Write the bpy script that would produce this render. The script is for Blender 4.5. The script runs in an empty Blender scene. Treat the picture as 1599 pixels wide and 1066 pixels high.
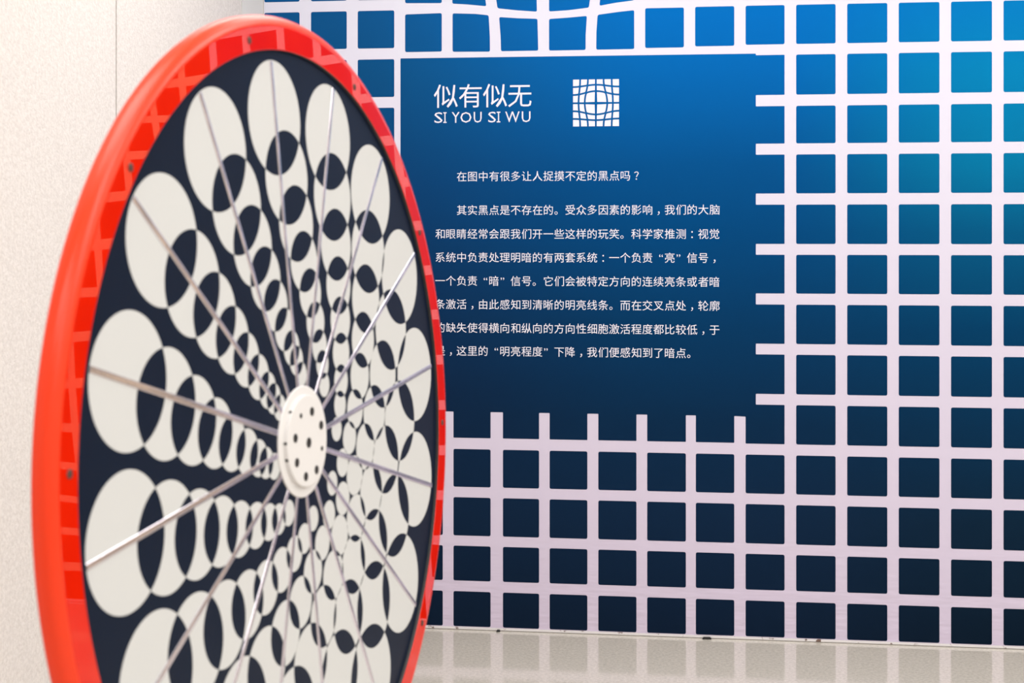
import bpy, bmesh, math, random
from mathutils import Vector, Matrix
from mathutils.geometry import delaunay_2d_cdt, tessellate_polygon
random.seed(7)
SC = bpy.context.scene
COL = SC.collection
PI = math.pi

# ------------------------------------------------------------------ camera, world, lights, exposure
cam_d = bpy.data.cameras.new('camera')
cam = bpy.data.objects.new('camera', cam_d); COL.objects.link(cam); SC.camera = cam
cam.location = (0, 0, 1.5); cam.rotation_euler = (PI/2, 0, 0)
cam_d.sensor_width = 36.0; cam_d.lens = 2220.0*36.0/1599.0
cam_d.shift_x = 0.0; cam_d.shift_y = -(533.0-363.0)/1599.0
cam_d.clip_start = 0.05
cam_d.dof.use_dof = True; cam_d.dof.focus_distance = 5.3; cam_d.dof.aperture_fstop = 8.5

w = bpy.data.worlds.new('world'); SC.world = w; w.use_nodes = True
w.node_tree.nodes['Background'].inputs[0].default_value = (1.0, 0.98, 0.96, 1)
w.node_tree.nodes['Background'].inputs[1].default_value = 0.3

PSI = 0.12587; Z0 = 5.354
CEIL = 3.3
WALLM = Matrix.Translation((0, Z0, 0)) @ Matrix.Rotation(-PSI, 4, 'Z')   # local x along the mural, -y into the room, z up

def area(name, s, t, h, sx, sy, power, colr=(1, 0.985, 0.965), tilt=0.0):
    l = bpy.data.lights.new(name, 'AREA'); l.shape = 'RECTANGLE'; l.size = sx; l.size_y = sy
    l.energy = power; l.color = colr
    o = bpy.data.objects.new(name, l); COL.objects.link(o)
    o.matrix_world = WALLM @ Matrix.Translation((s, -t, h)) @ Matrix.Rotation(tilt, 4, 'X')
    return o
for i, (s, t) in enumerate([(0.2, 1.5), (2.6, 1.5), (5.0, 1.5), (0.2, 3.9), (2.6, 3.9), (5.0, 3.9), (0.2, 6.3), (2.6, 6.3), (5.0, 6.3)]):
    area('ceiling_lamp', s, t, CEIL-0.03, 2.0, 1.0, 36)

SC.view_settings.view_transform = 'Standard'; SC.view_settings.look = 'None'
SC.view_settings.gamma = 1.0; SC.view_settings.use_curve_mapping = False
SC.view_settings.exposure = 0.0
SC.cycles.max_bounces = 8

# ------------------------------------------------------------------ helpers
def lin(c):
    return tuple(((v/255.0)/12.92 if v/255.0 <= 0.04045 else ((v/255.0+0.055)/1.055)**2.4) for v in c)

def tag(o, label=None, cat=None, group=None, kind=None):
    if label: o['label'] = label
    if cat: o['category'] = cat
    if group: o['group'] = group
    if kind: o['kind'] = kind
    return o

def mesh_obj(name, verts, faces, mats, parent=None, M=None, smooth=False, fm=None):
    me = bpy.data.meshes.new(name); me.from_pydata([tuple(v) for v in verts], [], faces); me.update()
    for m in (mats if isinstance(mats, (list, tuple)) else [mats]): me.materials.append(m)
    if fm:
        for p, k in zip(me.polygons, fm): p.material_index = k
    if smooth:
        for p in me.polygons: p.use_smooth = True
    o = bpy.data.objects.new(name, me); COL.objects.link(o)
    if parent:
        o.parent = parent; o.matrix_parent_inverse = Matrix.Identity(4)
        if M is not None: o.matrix_local = parent.matrix_basis.inverted() @ M if parent.parent is None else PARLOC(parent).inverted() @ M
    elif M is not None: o.matrix_world = M
    return o

def PARLOC(p):      # world matrix without depsgraph
    return p.matrix_basis.copy() if p.parent is None else PARLOC(p.parent) @ p.matrix_basis

def prism(poly, y0, y1):
    """closed prism of a polygon in local x,z between depths y0 (front) and y1 (back)"""
    n = len(poly)
    vs = [(x, y0, z) for x, z in poly] + [(x, y1, z) for x, z in poly]
    fs = [tuple(range(n)), tuple(range(2*n-1, n-1, -1))]
    fs += [(i, i+n, (i+1) % n + n, (i+1) % n) for i in range(n)]
    return vs, fs

def rounded(poly, r, n=3):
    out = []
    N = len(poly)
    for i in range(N):
        p0, p, p1 = Vector(poly[i-1]), Vector(poly[i]), Vector(poly[(i+1) % N])
        a = (p0-p); b = (p1-p); rr = min(r, a.length*0.45, b.length*0.45)
        a = a.normalized()*rr; b = b.normalized()*rr
        for k in range(n+1):
            t = k/n
            q = (p+a)*(1-t)**2 + p*2*t*(1-t) + (p+b)*t*t
            out.append((q.x, q.y))
    return out

def box(x0, x1, y0, y1, z0, z1):
    vs = [(x, y, z) for x in (x0, x1) for y in (y0, y1) for z in (z0, z1)]
    fs = [(0, 1, 3, 2), (4, 6, 7, 5), (0, 4, 5, 1), (2, 3, 7, 6), (0, 2, 6, 4), (1, 5, 7, 3)]
    return vs, fs

def merge(parts):
    V, F = [], []
    for vs, fs in parts:
        o = len(V); V += list(vs); F += [tuple(i+o for i in f) for f in fs]
    return V, F

def lathe(profile, seg=128, closed=True, a0=0.0):
    """profile of (radius, z) turned about local z"""
    V, F = [], []
    n = len(profile)
    for i in range(seg):
        a = a0 + 2*PI*i/seg
        for r, z in profile: V.append((r*math.cos(a), r*math.sin(a), z))
    for i in range(seg):
        j = (i+1) % seg
        for k in range(n if closed else n-1):
            l = (k+1) % n
            F.append((i*n+k, j*n+k, j*n+l, i*n+l))
    return V, F

def disc_solid(r, z0, z1, bevel=0.0, seg=96):
    prof = [(r, z0), (r, z1-bevel), (r-bevel*0.3, z1-bevel*0.3), (r-bevel, z1)] if bevel else [(r, z0), (r, z1)]
    V, F = lathe(prof, seg, closed=False)
    n = len(prof)
    F.append(tuple(i*n+n-1 for i in range(seg))); F.append(tuple(i*n for i in reversed(range(seg))))
    return V, F

# ------------------------------------------------------------------ materials
def mat(name, base, rough=0.5, metal=0.0, spec=0.5, coat=0.0, coat_r=0.05):
    m = bpy.data.materials.new(name); m.use_nodes = True
    b = m.node_tree.nodes['Principled BSDF']
    b.inputs['Base Color'].default_value = (*base, 1); b.inputs['Roughness'].default_value = rough
    b.inputs['Metallic'].default_value = metal; b.inputs['Specular IOR Level'].default_value = spec
    b.inputs['Coat Weight'].default_value = coat; b.inputs['Coat Roughness'].default_value = coat_r
    return m

def nodes(m): return m.node_tree.nodes, m.node_tree.links, m.node_tree.nodes['Principled BSDF']

def noise_bump(m, scale, strength, dist=0.002, detail=4, vec_scale=None):
    N, L, b = nodes(m)
    tc = N.new('ShaderNodeTexCoord'); no = N.new('ShaderNodeTexNoise'); bp = N.new('ShaderNodeBump')
    no.inputs['Scale'].default_value = scale; no.inputs['Detail'].default_value = detail
    bp.inputs['Strength'].default_value = strength; bp.inputs['Distance'].default_value = dist
    src = tc.outputs['Object']
    if vec_scale:
        mp = N.new('ShaderNodeMapping'); mp.inputs['Scale'].default_value = vec_scale
        L.new(src, mp.inputs['Vector']); src = mp.outputs['Vector']
    L.new(src, no.inputs['Vector']); L.new(no.outputs['Fac'], bp.inputs['Height']); L.new(bp.outputs['Normal'], b.inputs['Normal'])
    return no, tc

def noise_color(m, tc, scale, c0, c1, lo=0.35, hi=0.65, detail=3):
    N, L, b = nodes(m)
    no = N.new('ShaderNodeTexNoise'); no.inputs['Scale'].default_value = scale; no.inputs['Detail'].default_value = detail
    cr = N.new('ShaderNodeValToRGB'); cr.color_ramp.elements[0].position = lo; cr.color_ramp.elements[1].position = hi
    cr.color_ramp.elements[0].color = (*c0, 1); cr.color_ramp.elements[1].color = (*c1, 1)
    L.new(tc.outputs['Object'], no.inputs['Vector']); L.new(no.outputs['Fac'], cr.inputs['Fac'])
    L.new(cr.outputs['Color'], b.inputs['Base Color'])
    return cr

# plaster panels of the left wall
m_plaster = mat('white_plaster', (0.80, 0.75, 0.70), 0.85, spec=0.2)
_, tc = noise_bump(m_plaster, 150, 0.6, 0.003, 3)
noise_color(m_plaster, tc, 90, (0.73, 0.675, 0.64), (0.82, 0.765, 0.73))
m_post = mat('white_painted_post', (0.80, 0.78, 0.75), 0.6, spec=0.3)
noise_bump(m_post, 30, 0.1, 0.001)
m_gap = mat('dark_joint', (0.10, 0.075, 0.06), 0.9)
m_ceil = mat('ceiling_paint', (0.8, 0.79, 0.77), 0.9)
noise_bump(m_ceil, 40, 0.1, 0.001)
m_room = mat('room_paint', (0.72, 0.70, 0.67), 0.85)
noise_bump(m_room, 60, 0.2, 0.001)

# polished terrazzo floor
m_floor = mat('polished_terrazzo', (0.5, 0.47, 0.43), 0.12, spec=0.9)
N, L, b = nodes(m_floor)
tc = N.new('ShaderNodeTexCoord')
n1 = N.new('ShaderNodeTexNoise'); n1.inputs['Scale'].default_value = 90; n1.inputs['Detail'].default_value = 5; n1.inputs['Roughness'].default_value = 0.7
n2 = N.new('ShaderNodeTexVoronoi'); n2.inputs['Scale'].default_value = 210
n3 = N.new('ShaderNodeTexNoise'); n3.inputs['Scale'].default_value = 3.0
cr = N.new('ShaderNodeValToRGB'); e = cr.color_ramp.elements
e[0].position = 0.3; e[0].color = (0.50, 0.462, 0.405, 1); e[1].position = 0.62; e[1].color = (0.69, 0.645, 0.575, 1)
cr2 = N.new('ShaderNodeValToRGB'); e = cr2.color_ramp.elements
e[0].position = 0.10; e[0].color = (0.45, 0.40, 0.34, 1); e[1].position = 0.22; e[1].color = (1, 1, 1, 1)
mx = N.new('ShaderNodeMix'); mx.data_type = 'RGBA'; mx.blend_type = 'MULTIPLY'; mx.inputs[0].default_value = 0.45
rr = N.new('ShaderNodeMapRange'); rr.inputs[3].default_value = 0.07; rr.inputs[4].default_value = 0.13
for t in (n1, n2, n3): L.new(tc.outputs['Object'], t.inputs['Vector'])
L.new(n1.outputs['Fac'], cr.inputs['Fac']); L.new(n2.outputs['Distance'], cr2.inputs['Fac'])
L.new(cr.outputs['Color'], mx.inputs[6]); L.new(cr2.outputs['Color'], mx.inputs[7]); L.new(mx.outputs[2], b.inputs['Base Color'])
L.new(n3.outputs['Fac'], rr.inputs[0]); L.new(rr.outputs[0], b.inputs['Roughness'])

# printed vinyl: lavender white sheet, faint wrinkles near the floor
m_vinyl = mat('lavender_vinyl_light_falloff', (0.78, 0.74, 0.80), 0.5, spec=0.3)
N, L, b = nodes(m_vinyl)
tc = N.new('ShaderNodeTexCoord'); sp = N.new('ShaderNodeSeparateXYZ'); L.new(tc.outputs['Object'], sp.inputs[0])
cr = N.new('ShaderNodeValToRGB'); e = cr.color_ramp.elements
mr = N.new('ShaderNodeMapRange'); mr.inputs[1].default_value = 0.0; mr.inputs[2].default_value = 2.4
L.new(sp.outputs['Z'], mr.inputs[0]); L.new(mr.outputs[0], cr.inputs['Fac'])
e[0].position = 0.0; e[0].color = (0.60, 0.52, 0.655, 1); e[1].position = 1.0; e[1].color = (0.70, 0.695, 0.81, 1)  # light falloff painted into the sheet: darker and pinker toward the floor
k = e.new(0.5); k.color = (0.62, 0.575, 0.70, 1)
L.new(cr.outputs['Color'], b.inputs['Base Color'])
mp = N.new('ShaderNodeMapping'); mp.inputs['Scale'].default_value = (7, 1, 34)
wn = N.new('ShaderNodeTexNoise'); wn.inputs['Scale'].default_value = 1.3; wn.inputs['Detail'].default_value = 1.5
fade = N.new('ShaderNodeMapRange'); fade.inputs[1].default_value = 0.05; fade.inputs[2].default_value = 0.55
fade.inputs[3].default_value = 1.0; fade.inputs[4].default_value = 0.0
mu = N.new('ShaderNodeMath'); mu.operation = 'MULTIPLY'
bp = N.new('ShaderNodeBump'); bp.inputs['Strength'].default_value = 0.6; bp.inputs['Distance'].default_value = 0.006
L.new(tc.outputs['Object'], mp.inputs['Vector']); L.new(mp.outputs['Vector'], wn.inputs['Vector'])
L.new(sp.outputs['Z'], fade.inputs[0]); L.new(fade.outputs[0], mu.inputs[0]); L.new(wn.outputs['Fac'], mu.inputs[1])
L.new(mu.outputs[0], bp.inputs['Height']); L.new(bp.outputs['Normal'], b.inputs['Normal'])

# printed blue ink: graded from near-black navy at the floor to bright blue above, teal to the right
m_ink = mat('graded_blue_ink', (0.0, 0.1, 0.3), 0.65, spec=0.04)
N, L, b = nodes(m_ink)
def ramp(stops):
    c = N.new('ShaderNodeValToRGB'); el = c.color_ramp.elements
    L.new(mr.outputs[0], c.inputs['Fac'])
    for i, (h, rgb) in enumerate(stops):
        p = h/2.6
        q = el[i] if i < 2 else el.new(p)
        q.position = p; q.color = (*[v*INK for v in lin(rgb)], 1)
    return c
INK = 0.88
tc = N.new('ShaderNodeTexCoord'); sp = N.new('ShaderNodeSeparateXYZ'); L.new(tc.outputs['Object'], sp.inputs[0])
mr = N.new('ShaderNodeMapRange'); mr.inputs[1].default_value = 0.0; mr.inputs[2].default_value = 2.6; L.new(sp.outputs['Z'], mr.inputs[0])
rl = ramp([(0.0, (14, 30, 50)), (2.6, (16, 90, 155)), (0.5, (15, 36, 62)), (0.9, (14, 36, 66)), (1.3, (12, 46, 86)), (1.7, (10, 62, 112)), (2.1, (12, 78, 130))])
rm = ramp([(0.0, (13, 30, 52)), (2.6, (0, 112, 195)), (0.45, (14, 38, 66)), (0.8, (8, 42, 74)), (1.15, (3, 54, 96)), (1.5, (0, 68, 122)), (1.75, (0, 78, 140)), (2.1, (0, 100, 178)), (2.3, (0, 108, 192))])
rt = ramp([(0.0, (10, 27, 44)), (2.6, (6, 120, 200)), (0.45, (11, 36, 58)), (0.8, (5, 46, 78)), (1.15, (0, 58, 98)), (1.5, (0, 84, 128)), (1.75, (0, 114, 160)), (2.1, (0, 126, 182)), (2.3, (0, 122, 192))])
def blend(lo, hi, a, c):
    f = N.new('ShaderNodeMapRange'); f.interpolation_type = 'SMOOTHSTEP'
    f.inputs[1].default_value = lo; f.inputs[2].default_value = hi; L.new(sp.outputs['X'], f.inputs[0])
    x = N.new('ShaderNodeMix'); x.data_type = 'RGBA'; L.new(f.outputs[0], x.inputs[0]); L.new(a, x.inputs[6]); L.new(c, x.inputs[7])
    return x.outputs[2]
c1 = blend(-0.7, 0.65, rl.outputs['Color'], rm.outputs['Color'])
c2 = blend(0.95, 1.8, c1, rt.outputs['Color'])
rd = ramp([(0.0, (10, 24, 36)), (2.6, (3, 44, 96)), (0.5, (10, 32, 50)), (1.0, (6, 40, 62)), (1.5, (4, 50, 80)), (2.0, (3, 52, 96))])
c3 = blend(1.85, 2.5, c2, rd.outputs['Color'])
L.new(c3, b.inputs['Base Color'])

m_letter = mat('white_print', (0.76, 0.74, 0.83), 0.5, spec=0.3)
noise_bump(m_letter, 50, 0.03, 0.0005)

m_orange = mat('apricot_vinyl_for_reflection', (0.88, 0.66, 0.40), 0.5, spec=0.3)
noise_bump(m_orange, 20, 0.05, 0.001)
m_brown = mat('dark_brown_ink', (0.03, 0.018, 0.015), 0.5, spec=0.3)
noise_bump(m_brown, 20, 0.05, 0.001)

# wheel
m_red = mat('glossy_red_rim', (0.68, 0.012, 0.0), 0.6, spec=0.0, coat=1.0, coat_r=0.012)
N, L, b = nodes(m_red)
tc = N.new('ShaderNodeTexCoord'); no = N.new('ShaderNodeTexNoise'); no.inputs['Scale'].default_value = 9
cr = N.new('ShaderNodeValToRGB'); e = cr.color_ramp.elements
e[0].position = 0.3; e[0].color = (0.65, 0.009, 0.0, 1); e[1].position = 0.7; e[1].color = (0.72, 0.013, 0.0, 1)
L.new(tc.outputs['Object'], no.inputs['Vector']); L.new(no.outputs['Fac'], cr.inputs['Fac']); L.new(cr.outputs['Color'], b.inputs['Base Color'])
m_face = mat('navy_printed_disc', (0.006, 0.012, 0.028), 0.30, spec=0.07)
noise_bump(m_face, 400, 0.04, 0.0003, 2)
m_oval = mat('ivory_print', (0.60, 0.605, 0.60), 0.5, spec=0.2)
noise_bump(m_oval, 400, 0.04, 0.0003, 2)
m_spoke = mat('polished_strip', (0.76, 0.72, 0.80), 0.10, metal=0.85)
noise_bump(m_spoke, 30, 0.08, 0.0006, 2)
m_hub = mat('white_powder_coat', (0.74, 0.72, 0.71), 0.42, spec=0.4)
noise_bump(m_hub, 120, 0.06, 0.0004, 2)
m_hole = mat('dark_bolt_and_rim_shadow', (0.012, 0.011, 0.012), 0.5)
noise_bump(m_hole, 200, 0.1, 0.0003, 2)
m_screw = mat('dull_screw', (0.10, 0.05, 0.04), 0.5, metal=0.4)
noise_bump(m_screw, 200, 0.1, 0.0003, 2)
m_steel = mat('grey_stand_paint', (0.35, 0.35, 0.36), 0.4, metal=0.2)
noise_bump(m_steel, 90, 0.08, 0.0004, 2)
m_scrap = mat('black_tape', (0.012, 0.012, 0.013), 0.6)
noise_bump(m_scrap, 200, 0.3, 0.0005, 2)
m_trim = mat('scuffed_white_trim', (0.72, 0.69, 0.68), 0.5)
N, L, b = nodes(m_trim)
tc = N.new('ShaderNodeTexCoord'); no = N.new('ShaderNodeTexNoise'); no.inputs['Scale'].default_value = 26; no.inputs['Detail'].default_value = 3
cr = N.new('ShaderNodeValToRGB'); e = cr.color_ramp.elements
e[0].position = 0.33; e[0].color = (0.16, 0.10, 0.08, 1); e[1].position = 0.38; e[1].color = (0.72, 0.69, 0.70, 1)
L.new(tc.outputs['Object'], no.inputs['Vector']); L.new(no.outputs['Fac'], cr.inputs['Fac']); L.new(cr.outputs['Color'], b.inputs['Base Color'])

# ------------------------------------------------------------------ room shell (mural frame)
SC0 = -0.9645      # the corner where the mural meets the left wall
S1, T1 = 6.4, 8.2
def struct(name, vf, m):
    o = mesh_obj(name, vf[0], vf[1], m, None, WALLM); o['kind'] = 'structure'; return o
struct('floor', box(SC0-0.3, S1+0.3, -T1-0.3, 0.3, -0.1, 0.0), m_floor)
struct('ceiling', box(SC0-0.3, S1+0.3, -T1-0.3, 0.3, CEIL, CEIL+0.1), m_ceil)
struct('wall_back', box(SC0-0.3, S1+0.3, 0.0, 0.15, 0.0, CEIL), m_room)
struct('wall_right', box(S1, S1+0.15, -T1, 0.0, 0.0, CEIL), m_room)
struct('wall_front', box(SC0, S1, -T1-0.15, -T1, 0.0, CEIL), m_room)
wl = struct('wall_left', box(SC0-0.2, SC0-0.012, -T1, 0.0, 0.0, CEIL), m_gap)
seams = [0.267, 1.412, 2.557, 3.70, 4.85, 5.99, 7.13, T1]
vs, fs = box(SC0-0.012, SC0, -0.263, -0.006, 0.0, CEIL)
o = mesh_obj('corner_post', vs, fs, m_post, wl, WALLM)
tag(o, 'smooth white strip filling the corner beside the printed wall')
for a, c in zip(seams[:-1], seams[1:]):
    vs, fs = box(SC0-0.012, SC0, -c+0.004, -a-0.004, 0.0, CEIL)
    mesh_obj('wall_panel', vs, fs, m_plaster, wl, WALLM)
t_ = mesh_obj('trim_1', *box(SC0+0.004, S1, -0.006, -0.0005, 0.0025, 0.0105), m_trim, None, WALLM); t_['kind'] = 'structure'

# ------------------------------------------------------------------ the printed wall
mural = bpy.data.objects.new('wall_mural', None); COL.objects.link(mural); mural.matrix_world = WALLM; mural.matrix_basis = WALLM
tag(mural, 'large blue and white printed grid mural with Chinese text panel behind the wheel', 'mural')
F0 = -0.0016     # face of the sheet
SE = 3.11
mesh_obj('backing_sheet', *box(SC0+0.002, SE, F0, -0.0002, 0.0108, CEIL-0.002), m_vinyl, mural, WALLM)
FQ = F0-0.0005   # face of the ink squares
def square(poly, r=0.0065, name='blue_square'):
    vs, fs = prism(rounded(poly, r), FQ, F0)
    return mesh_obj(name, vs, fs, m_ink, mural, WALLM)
def rect(a, c, lo, hi): return [(a, lo), (c, lo), (c, hi), (a, hi)]

rows = [(2.1923, 2.3359), (2.0064, 2.1531), (1.8274, 1.9649), (1.6439, 1.7866), (1.4584, 1.6026), (1.2762, 1.4183), (1.0912, 1.2354),
        (0.9064, 1.0515), (0.7225, 0.8665), (0.5392, 0.6819), (0.3552, 0.4995), (0.1848, 0.3162), (0.0125, 0.1442)]
leftcols = [(SC0+0.004, -0.8216), (-0.7762, -0.6363), (-0.593, -0.4513)]
rightcols = [(1.052, 1.1937), (1.2355, 1.3783), (1.419, 1.5627), (1.6037, 1.7469), (1.7873, 1.931)]
botcols = [(-0.4099, -0.2642), (-0.2229, -0.0813), (-0.0341, 0.1026), (0.1427, 0.2842), (0.3254, 0.4672), (0.5073, 0.6499), (0.6867, 0.8272)]
lrows = list(rows); lrows[0] = (2.2018, 2.345); lrows[1] = (2.0161, 2.1594); lrows[2] = (1.834, 1.9748)
for a, c in leftcols:
    for lo, hi in lrows: square(rect(a, c, lo, hi))
    square(rect(a, c, 2.386, 2.530))
for a, c in rightcols:
    for lo, hi in rows: square(rect(a, c, lo, hi))
    square(rect(a, c, 2.377, 2.520))
for a, c in botcols:
    for lo, hi in rows[9:]: square(rect(a, c, lo, hi))
for lo, hi in rows[9:]: square(rect(0.8687, 1.0099, lo, hi))
# top rows, swelling around the middle like a lens
top = [[(-0.4091, 2.1856), (-0.2681, 2.1856), (-0.2681, 2.3310), (-0.4091, 2.3285)],
       [(-0.2263, 2.184), (-0.0835, 2.1822), (-0.084, 2.24), (-0.0887, 2.3193), (-0.14, 2.3255), (-0.2263, 2.3292)],
       [(-0.0414, 2.1832), (0.0994, 2.1833), (0.0965, 2.3025), (0.03, 2.3055), (-0.0487, 2.3117), (-0.043, 2.24)],
       [(0.1405, 2.1827), (0.2777, 2.1829), (0.278, 2.24), (0.2825, 2.3098), (0.21, 2.3045), (0.1405, 2.3009)],
       [(0.3175, 2.1832), (0.4588, 2.1835), (0.4588, 2.3279), (0.40, 2.3225), (0.3228, 2.3131), (0.3183, 2.25)],
       rect(0.4997, 0.6426, 2.1865, 2.334), rect(0.6841, 0.8272, 2.1895, 2.3355), rect(0.8687, 1.0099, 2.1923, 2.3359),
       [(-0.4091, 2.3716), (-0.2681, 2.3690), (-0.2681, 2.513), (-0.4091, 2.517)],
       [(-0.2273, 2.3661), (-0.17, 2.362), (-0.0975, 2.3538), (-0.118, 2.5), (-0.2273, 2.504)],
       [(-0.0548, 2.3452), (0.02, 2.336), (0.0946, 2.3295), (0.0905, 2.50), (-0.078, 2.50)],
       [(0.1405, 2.3293), (0.21, 2.3325), (0.2897, 2.3408), (0.312, 2.50), (0.1405, 2.50)],
       [(0.3295, 2.3471), (0.39, 2.357), (0.4588, 2.3648), (0.4588, 2.50), (0.345, 2.50)],
       rect(0.4997, 0.6426, 2.374, 2.517), rect(0.6841, 0.8272, 2.3755, 2.519), rect(0.8687, 1.0099, 2.377, 2.520)]
for p in top: square(p)
# the text panel: one field whose right and lower edges run into the open squares
out = [(-0.4272, 2.1618), (-0.4272, 0.8235)]
for a, c in botcols: out += [(a, 0.8232), (a, 0.7245), (c, 0.7245), (c, 0.8232)]
out += [(0.8687, 0.8216), (0.8687, 0.7225), (1.0099, 0.7225), (1.0099, 0.8665), (0.9058, 0.8665)]
for lo, hi in reversed(rows[1:8]):
    out += [(0.9058, lo), (1.0099, lo), (1.0099, hi), (0.9058, hi)]
out[-1] = (0.9058, 2.1531)
out += [(0.9058, 2.1590)]
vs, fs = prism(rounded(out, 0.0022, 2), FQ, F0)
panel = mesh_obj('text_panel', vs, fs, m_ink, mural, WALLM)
tag(panel, 'dark blue field carrying the white Chinese text')

# the grid runs on outside the photograph: one joined part
P = []
def warp(x, z):
    cx, cz, R = 3.75, 1.35, 1.15
    d = math.hypot(x-cx, z-cz)
    if d >= R or d < 1e-6: return (x, z)
    k = 1 + 0.55*(1-d/R)**2*(d/R)*2.0
    return (cx+(x-cx)*k, cz+(z-cz)*k)
def cellpoly(a, c, lo, hi, n=4):
    pts = []
    for i in range(n): pts.append((a+(c-a)*i/n, lo))
    for i in range(n): pts.append((c, lo+(hi-lo)*i/n))
    for i in range(n): pts.append((c-(c-a)*i/n, hi))
    for i in range(n): pts.append((a, hi-(hi-lo)*i/n))
    return [warp(x, z) for x, z in pts]
x = 1.9709
Q = []
allrows = rows + [(2.377, 2.520), (2.561, 2.704), (2.745, 2.888), (2.929, 3.072), (3.113, 3.256)]
while x + 0.145 < S1:
    for lo, hi in allrows:
        (P if x < SE-0.1 else Q).append(prism(cellpoly(x, x+0.143, lo, hi), FQ, F0))
    x += 0.1836
cols_all = leftcols + [(-0.4091, -0.2681), (-0.2263, -0.084), (-0.0423, 0.0994), (0.1405, 0.2787), (0.3173, 0.4588), (0.4997, 0.6426), (0.6841, 0.8272), (0.8687, 1.0099)] + rightcols
for a, c in cols_all:
    for lo, hi in allrows[14:]: P.append(prism(rect(a, c, lo, hi), FQ, F0))
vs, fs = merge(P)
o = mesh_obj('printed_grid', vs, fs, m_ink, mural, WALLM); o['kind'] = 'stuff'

orange = bpy.data.objects.new('wall_mural', None); COL.objects.link(orange); orange.matrix_basis = WALLM  # unseen second mural, added to warm the reflections in the rim
tag(orange, 'pale orange mural with dark warped squares, unseen, added right of the blue one to tint the rim reflections', 'mural')
mesh_obj('backing_sheet', *box(SE+0.003, S1-0.002, F0, -0.0002, 0.0108, CEIL-0.002), m_orange, orange, WALLM)
vs, fs = merge(Q)
o = mesh_obj('printed_grid', vs, fs, m_brown, orange, WALLM); o['kind'] = 'stuff'

# ------------------------------------------------------------------ lettering
FT = FQ - 0.0003
def glyph_polys(text, size, offset=0.0):
    cu = bpy.data.curves.new('tmp', 'FONT'); cu.body = text; cu.size = size; cu.resolution_u = 2; cu.offset = offset
    ob = bpy.data.objects.new('tmp', cu); COL.objects.link(ob)
    dg = bpy.context.evaluated_depsgraph_get()
    me = bpy.data.meshes.new_from_object(ob.evaluated_get(dg))
    V = [tuple(v.co) for v in me.vertices]; Fc = [tuple(p.vertices) for p in me.polygons]
    bpy.data.objects.remove(ob); bpy.data.curves.remove(cu); bpy.data.meshes.remove(me)
    return V, Fc
cache = {}
def glyph(ch, size, off):
    k = (ch, size, off)
    if k not in cache: cache[k] = glyph_polys(ch, size, off)
    return cache[k]
def text_line(name, s, x0, pitch, zc, em, off=0.0, slope=0.0):
    """each character centred in its own cell; zc = height of the middle of the characters"""
    for i, ch in enumerate(s):
        V, Fc = glyph(ch, em, off)
        if not V: continue
        xs = [v[0] for v in V]
        cx = (min(xs)+max(xs))/2
        px = x0 + pitch*(i+0.5)
        pz = zc - 0.38*em
        dx = px-cx
        if ch == '。': dx -= 0.30*pitch
        elif ch == '“': dx += 0.22*pitch
        elif ch == '”': dx -= 0.22*pitch
        mesh_obj(name, [(v[0]+dx, FT, v[1]+pz) for v in V], Fc, m_letter, panel, WALLM)
PT = 0.04117
EM = 0.0405
text_line('character', '在图中有很多让人捉摸不定的黑点吗？', -0.2120, PT, 1.7121, EM)
text_line('character', '其实黑点是不存在的。受众多因素的影响，我们的大脑', -0.2120, PT, 1.5848, EM)
for s, z in [('和眼睛经常会跟我们开一些这样的玩笑。科学家推测：视觉', 1.4951), ('系统中负责处理明暗的有两套系统：一个负责“亮”信号，', 1.4065),
             ('一个负责“暗”信号。它们会被特定方向的连续亮条或者暗', 1.3179), ('条激活，由此感知到清晰的明亮线条。而在交叉点处，轮廓', 1.2292),
             ('的缺失使得横向和纵向的方向性细胞激活程度都比较低，于', 1.1406), ('是，这里的“明亮程度”下降，我们便感知到了暗点。', 1.0532)]:
    text_line('character', s, -0.2947, PT, z, EM)
text_line('title_character', '似有似无', -0.2995, 0.0941, 2.0165, 0.0965)
LZ, LH = 1.9150, 0.0405
def lx(v): return -0.2962+(v-245)/(877-245)*(0.0704+0.2962)
for ch, a, c in [('S', 245, 299), ('I', 304, 326), ('Y', 360, 412), ('O', 417, 490), ('U', 505, 557), ('S', 600, 651), ('I', 656, 680), ('W', 712, 806), ('U', 820, 877)]:
    xa, xb = lx(a), lx(c)
    if ch == 'I':
        t = 0.0042; xm = (xa+xb)/2
        poly = [(xa, LZ), (xb, LZ), (xb, LZ+t), (xm+t/2, LZ+t), (xm+t/2, LZ+LH-t), (xb, LZ+LH-t), (xb, LZ+LH), (xa, LZ+LH), (xa, LZ+LH-t), (xm-t/2, LZ+LH-t), (xm-t/2, LZ+t), (xa, LZ+t)]
        mesh_obj('title_letter', *prism(poly, FT, FQ), m_letter, panel, WALLM)
    else:
        V, Fc = glyph(ch, 0.06, 0.0)
        xs = [v[0] for v in V]; zs = [v[1] for v in V]
        mesh_obj('title_letter', [(xa+(v[0]-min(xs))/(max(xs)-min(xs))*(xb-xa), FT, LZ+(v[1]-min(zs))/(max(zs)-min(zs))*LH) for v in V], Fc, m_letter, panel, WALLM)

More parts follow.
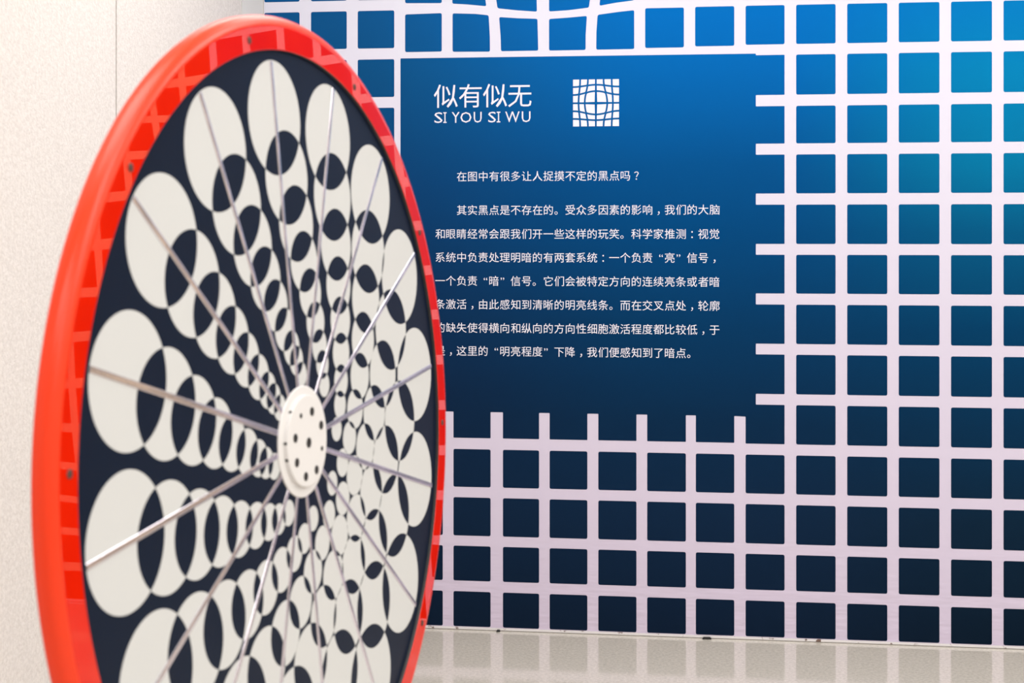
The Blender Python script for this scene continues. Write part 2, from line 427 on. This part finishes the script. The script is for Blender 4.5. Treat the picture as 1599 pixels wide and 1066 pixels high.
# emblem: a six by six grid bulging at its middle
LX0, LX1, LZ0, LZ1 = 0.2307, 0.4024, 1.8970, 2.0722
ve = [0.0, 0.155, 0.325, 0.497, 0.665, 0.842, 1.0]; vm = [0.0, 0.120, 0.255, 0.499, 0.745, 0.868, 1.0]
he = [0.0, 0.160, 0.325, 0.495, 0.671, 0.841, 1.0]; hm = [0.0, 0.130, 0.252, 0.492, 0.750, 0.885, 1.0]
def bump(t): return max(0.0, math.sin(PI*t))**2.1
def gpt(i, j, di, dj, u, v):
    # i: vertical line index, j: horizontal line index; u, v in 0..1 as running positions
    X = ve[i]+(vm[i]-ve[i])*bump(v); Z = he[j]+(hm[j]-he[j])*bump(u)
    return X, Z
parts = []
for i in range(6):
    for j in range(6):
        pts = []
        n = 5
        def edge(fi, fj):
            # iterate twice so that the two line families agree
            u = ve[i]+(ve[i+1]-ve[i])*fi; v = he[j]+(he[j+1]-he[j])*fj
            for _ in range(3):
                a = ve[i]+(vm[i]-ve[i])*bump(v); c = ve[i+1]+(vm[i+1]-ve[i+1])*bump(v)
                uu = a+(c-a)*fi
                lo = he[j]+(hm[j]-he[j])*bump(uu); hi = he[j+1]+(hm[j+1]-he[j+1])*bump(uu)
                v = lo+(hi-lo)*fj; u = uu
            return u, v
        g = 0.0098
        def gi(k, e_): 
            if k in (0, 6): return 0.0
            return 0.0195 + (0.008*bump(e_)**2 if k == 3 else 0.0)
        def put(fi, fj):
            u, v = edge(fi, fj)
            if fi == 0: u += gi(i, v)
            if fi == 1: u -= gi(i+1, v)
            if fj == 0: v += gi(j, u)
            if fj == 1: v -= gi(j+1, u)
            pts.append((LX0+(LX1-LX0)*u, LZ0+(LZ1-LZ0)*v))
        for q in range(n): put(q/n, 0)
        for q in range(n): put(1, q/n)
        for q in range(n): put(1-q/n, 1)
        for q in range(n): put(0, 1-q/n)
        parts.append(prism(pts, FT, FQ))
em_ = bpy.data.objects.new('grid_emblem', None); COL.objects.link(em_); em_.parent = mural
tag(em_, 'small white square emblem of a bulging grid')
for vf in parts: mesh_obj('emblem_tile', vf[0], vf[1], m_letter, em_, WALLM)

# two scraps lying against the foot of the mural
def scrap(name, s, wdt, label):
    b_ = bmesh.new()
    vs, fs = box(-wdt/2, wdt/2, -0.006, 0.006, 0.0, 0.007)
    bv = [b_.verts.new((v[0]*(1 if v[2] < 0.004 else 0.8), v[1]+(0.002 if v[0] > 0 else 0), v[2])) for v in vs]
    for f in fs: b_.faces.new([bv[q] for q in f])
    bmesh.ops.bevel(b_, geom=b_.edges[:], offset=0.0015, segments=2, affect='EDGES')
    me = bpy.data.meshes.new(name); b_.to_mesh(me); b_.free(); me.materials.append(m_scrap)
    o = bpy.data.objects.new(name, me); COL.objects.link(o); o.matrix_world = WALLM @ Matrix.Translation((s, -0.016, 0.0))
    tag(o, label, 'scrap')
scrap('tape_scrap', -0.050, 0.014, 'tiny round black scrap on the floor at the mural foot near the wheel')
scrap('tape_scrap', 0.727, 0.034, 'short flat black scrap on the floor at the mural foot right of centre')

# ------------------------------------------------------------------ the wheel
def cvw(v): return Vector((v[0], v[2], -v[1]))          # camera-style axes to world axes
nrm = cvw((0.95587727, -0.03725469, -0.29139445)).normalized()
u1 = cvw((0.29159688, 0.0, 0.95654130)).normalized()
u2 = nrm.cross(u1).normalized()
if u2.z < 0: u2 = -u2
D = 1.82577; f_ = 2220.0
hubc = Vector(((471.84-800)/f_*D, D, 1.5-(688.86-363)/f_*D))
u1 = u2.cross(nrm).normalized()
DM = Matrix(((u1.x, u2.x, nrm.x, hubc.x), (u1.y, u2.y, nrm.y, hubc.y), (u1.z, u2.z, nrm.z, hubc.z), (0, 0, 0, 1)))
R0 = 0.5
G = 1.6805755
wheel = bpy.data.objects.new('optical_wheel', None); COL.objects.link(wheel)
base_c = hubc - Vector((nrm.x, nrm.y, 0))*0.12
wheel.location = (base_c.x, base_c.y, 0.0); wheel.matrix_basis = Matrix.Translation(wheel.location)
tag(wheel, 'big upright red-rimmed wheel printed with navy and ivory overlapping ovals, in front of the mural', 'wheel')
def wpart(name, vf, m, parent=None, smooth=False, fm=None):
    return mesh_obj(name, vf[0], vf[1], m, parent or wheel, DM, smooth, fm)

rim_prof = [(0.4995, -0.001), (0.4995, 0.0050), (0.5003, 0.0056), (0.5008, 0.0056), (0.5285, 0.0056), (0.5300, 0.0056), (0.5342, 0.0047), (0.5380, 0.0028), (0.5415, 0.0004), (0.5432, -0.0030),
            (0.5438, -0.0070), (0.5438, -0.0130), (0.5425, -0.0160), (0.5390, -0.0175), (0.4995, -0.0175)]
m_edge = mat('orange_rim_edge', (0.78, 0.034, 0.0), 0.3, spec=0.4)
noise_bump(m_edge, 30, 0.03, 0.0004, 2)
NP = len(rim_prof)
vf = lathe(rim_prof, 256)
rim = wpart('rim', vf, [m_red, m_edge, m_hole], smooth=True, fm=[2 if (q % NP) in (0, NP-1) else 1 if 5 <= (q % NP) else 0 for q in range(len(vf[1]))])  # inner wall black: shadow between rim and face painted in
tag(rim, 'glossy red orange rim')
bpy.context.view_layer.update()
face = wpart('face_disc', disc_solid(0.4996, -0.0172, 0.0, 0, 192), m_face)
tag(face, 'dark navy printed face')
# the printed pattern: nine rings of circles, 16, 15, 14 ... in each, every overlap switching colour
Rk = [0.8262, 0.6783, 0.5642, 0.4705, 0.3945, 0.3262, 0.2718, 0.2320, 0.1900]
rk = [0.1447, 0.1205, 0.0990, 0.0800, 0.0652, 0.0550, 0.0450, 0.0382, 0.0325]
dk = [0.0, 1.0, 2.0, 3.0, 4.0, 5.0, 5.7, 5.5, 5.4]
g0 = G + PI/4
circ = []
for k in range(9):
    n = 16-k
    for j in range(n):
        ph = g0+2*PI*j/n
        circ.append((-0.0011+dk[k]*0.0055+Rk[k]*math.cos(ph), 0.0034-dk[k]*0.0040+Rk[k]*math.sin(ph), rk[k]))
V, E_ = [], []
for cx, cy, r in circ:
    m = 72 if r > 0.09 else 48
    o0 = len(V)
    for i in range(m):
        a = 2*PI*(i+0.37)/m
        V.append(Vector(((cx+r*math.cos(a))*R0, (cy+r*math.sin(a))*R0)))
    E_ += [(o0+i, o0+(i+1) % m) for i in range(m)]
res = delaunay_2d_cdt(V, E_, [], 0, 1e-6)
vo, fo = res[0], res[2]
keep = []
for fc in fo:
    c_ = sum((vo[i] for i in fc), Vector((0, 0)))/len(fc)
    cnt = sum(1 for cx, cy, r in circ if (c_.x/R0-cx)**2+(c_.y/R0-cy)**2 < r*r*0.9985)
    if cnt % 2: keep.append(fc)
used = sorted({i for fc in keep for i in fc}); rem = {i: q for q, i in enumerate(used)}
nf = []
for fc in keep:
    a, b_, c_ = [vo[i] for i in fc[:3]]
    s = (b_-a).cross(c_-a)
    f2 = [rem[i] for i in fc]
    nf.append(tuple(f2 if s > 0 else f2[::-1]))
pat = wpart('printed_ovals', ([(vo[i].x, vo[i].y, 0.0003) for i in used], nf), m_oval)
tag(pat, 'ivory ovals printed on the navy face')

# sixteen slim half-round polished strips running out from the hub
def strip_mesh():
    vs, fs = [], []
    w_ = 0.0037
    prof = [(-w_, 0.0003), (-w_*0.97, 0.0009), (-w_*0.85, 0.00125), (-w_*0.4, 0.0014), (w_*0.4, 0.0014), (w_*0.85, 0.00125), (w_*0.97, 0.0009), (w_, 0.0003)]
    for r in (0.066, 0.486):
        for a, b_ in prof: vs.append((r, a, b_))
    n = len(prof)
    fs = [(i, (i+1) % n, (i+1) % n+n, i+n) for i in range(n)] + [tuple(range(n))[::-1], tuple(range(n, 2*n))]
    me = bpy.data.meshes.new('spoke'); me.from_pydata(vs, [], fs); me.materials.append(m_spoke); return me
sm = strip_mesh()
for k in range(16):
    o = bpy.data.objects.new('spoke', sm); COL.objects.link(o); o.parent = wheel
    o.matrix_local = PARLOC(wheel).inverted() @ DM @ Matrix.Rotation(G+k*PI/8, 4, 'Z')

# hub: flange, raised cap with bolts
fl = wpart('hub_flange', lathe([(0.0, 0.0002), (0.0710, 0.0002), (0.0712, 0.0016), (0.0705, 0.0026), (0.0690, 0.0030), (0.0, 0.0030)], 96, closed=False), m_hub, smooth=False)
def at_cap(vf, dx, dy, dz=0.0): return ([(v[0]+dx, v[1]+dy, v[2]+dz) for v in vf[0]], vf[1])
cap = wpart('hub_cap', at_cap(disc_solid(0.0585, 0.0028, 0.0085, 0.0012, 96), 0.0, 0.001), m_hub)
def bolt(x, y, r, z=0.0085, name='bolt'):
    # a dark socket: sunken ring with a recessed middle
    prof = [(r*1.0, 0.0), (r*1.0, 0.0006), (r*0.8, 0.0009), (r*0.62, 0.0009), (r*0.55, 0.0002), (0.0, 0.0002)]
    vs, fs = lathe(prof, 20, closed=False)
    return wpart(name, at_cap((vs, fs), x, y, z), m_hole, parent=cap)
for x, y, r in [(0.030, 0.073, 1), (0.083, 0.031, 1), (-0.072, 0.018, 1), (0.005, -0.004, 1.15), (-0.068, -0.044, 1), (0.046, -0.080, 1), (-0.019, -0.087, 1), (0.083, -0.030, 0.55), (-0.036, 0.070, 0.55)]:
    bolt(x*R0, y*R0, 0.0058*r)
# two small sockets in the side of the cap
for a in (176, 197, 135):
    aa = math.radians(a)
    vs, fs = lathe([(0.0022, 0.0), (0.0022, 0.0005), (0.0010, 0.0006), (0.0, 0.0002)], 12, closed=False)
    Mx = Matrix.Translation((0.0583*math.cos(aa), 0.0583*math.sin(aa)+0.001, 0.0055)) @ Matrix.Rotation(aa, 4, 'Z') @ Matrix.Rotation(PI/2, 4, 'Y')
    wpart('side_bolt', ([Mx @ Vector(v) for v in vs], fs), m_hole, parent=cap)
# ten screws round the rim
sv, sf = lathe([(0.0046, 0.0), (0.0046, 0.0008), (0.0034, 0.0015), (0.0010, 0.0016), (0.0008, 0.0011), (0.0, 0.0011)], 16, closed=False)
sme = bpy.data.meshes.new('screw'); sme.from_pydata(sv, [], sf); sme.materials.append(m_screw)
for k in range(10):
    a = math.radians(-4.6+36*k)
    o = bpy.data.objects.new('screw', sme); COL.objects.link(o); o.parent = rim
    o.matrix_local = Matrix.Translation((0.5140*math.cos(a), 0.5140*math.sin(a), 0.0055))
# what carries it: axle housing, post and foot behind the disc
wpart('axle_housing', lathe([(0.0, -0.0172), (0.045, -0.0172), (0.045, -0.05), (0.032, -0.055), (0.032, -0.135), (0.0, -0.135)], 40, closed=False), m_steel)
def tpart(name, vf, m): 
    yaw = math.atan2(nrm.y, nrm.x)
    M = Matrix.Translation(wheel.location) @ Matrix.Rotation(yaw, 4, 'Z')
    return mesh_obj(name, vf[0], vf[1], m, wheel, M)
hz = hubc.z
tpart('post', box(-0.035, 0.035, -0.035, 0.035, 0.02, hz+0.045), m_steel)
def bevel_box(x0, x1, y0, y1, z0, z1, bv):
    bm = bmesh.new(); vs, fs = box(x0, x1, y0, y1, z0, z1)
    q = [bm.verts.new(v) for v in vs]
    for f in fs: bm.faces.new([q[i] for i in f])
    bmesh.ops.recalc_face_normals(bm, faces=bm.faces)
    bmesh.ops.bevel(bm, geom=bm.edges[:], offset=bv, segments=2, affect='EDGES')
    bm.verts.index_update()
    r = ([tuple(v.co) for v in bm.verts], [tuple(v.index for v in f.verts) for f in bm.faces]); bm.free(); return r
tpart('foot_plate', bevel_box(-0.28, 0.28, -0.30, 0.30, 0.0, 0.02, 0.005), m_steel)
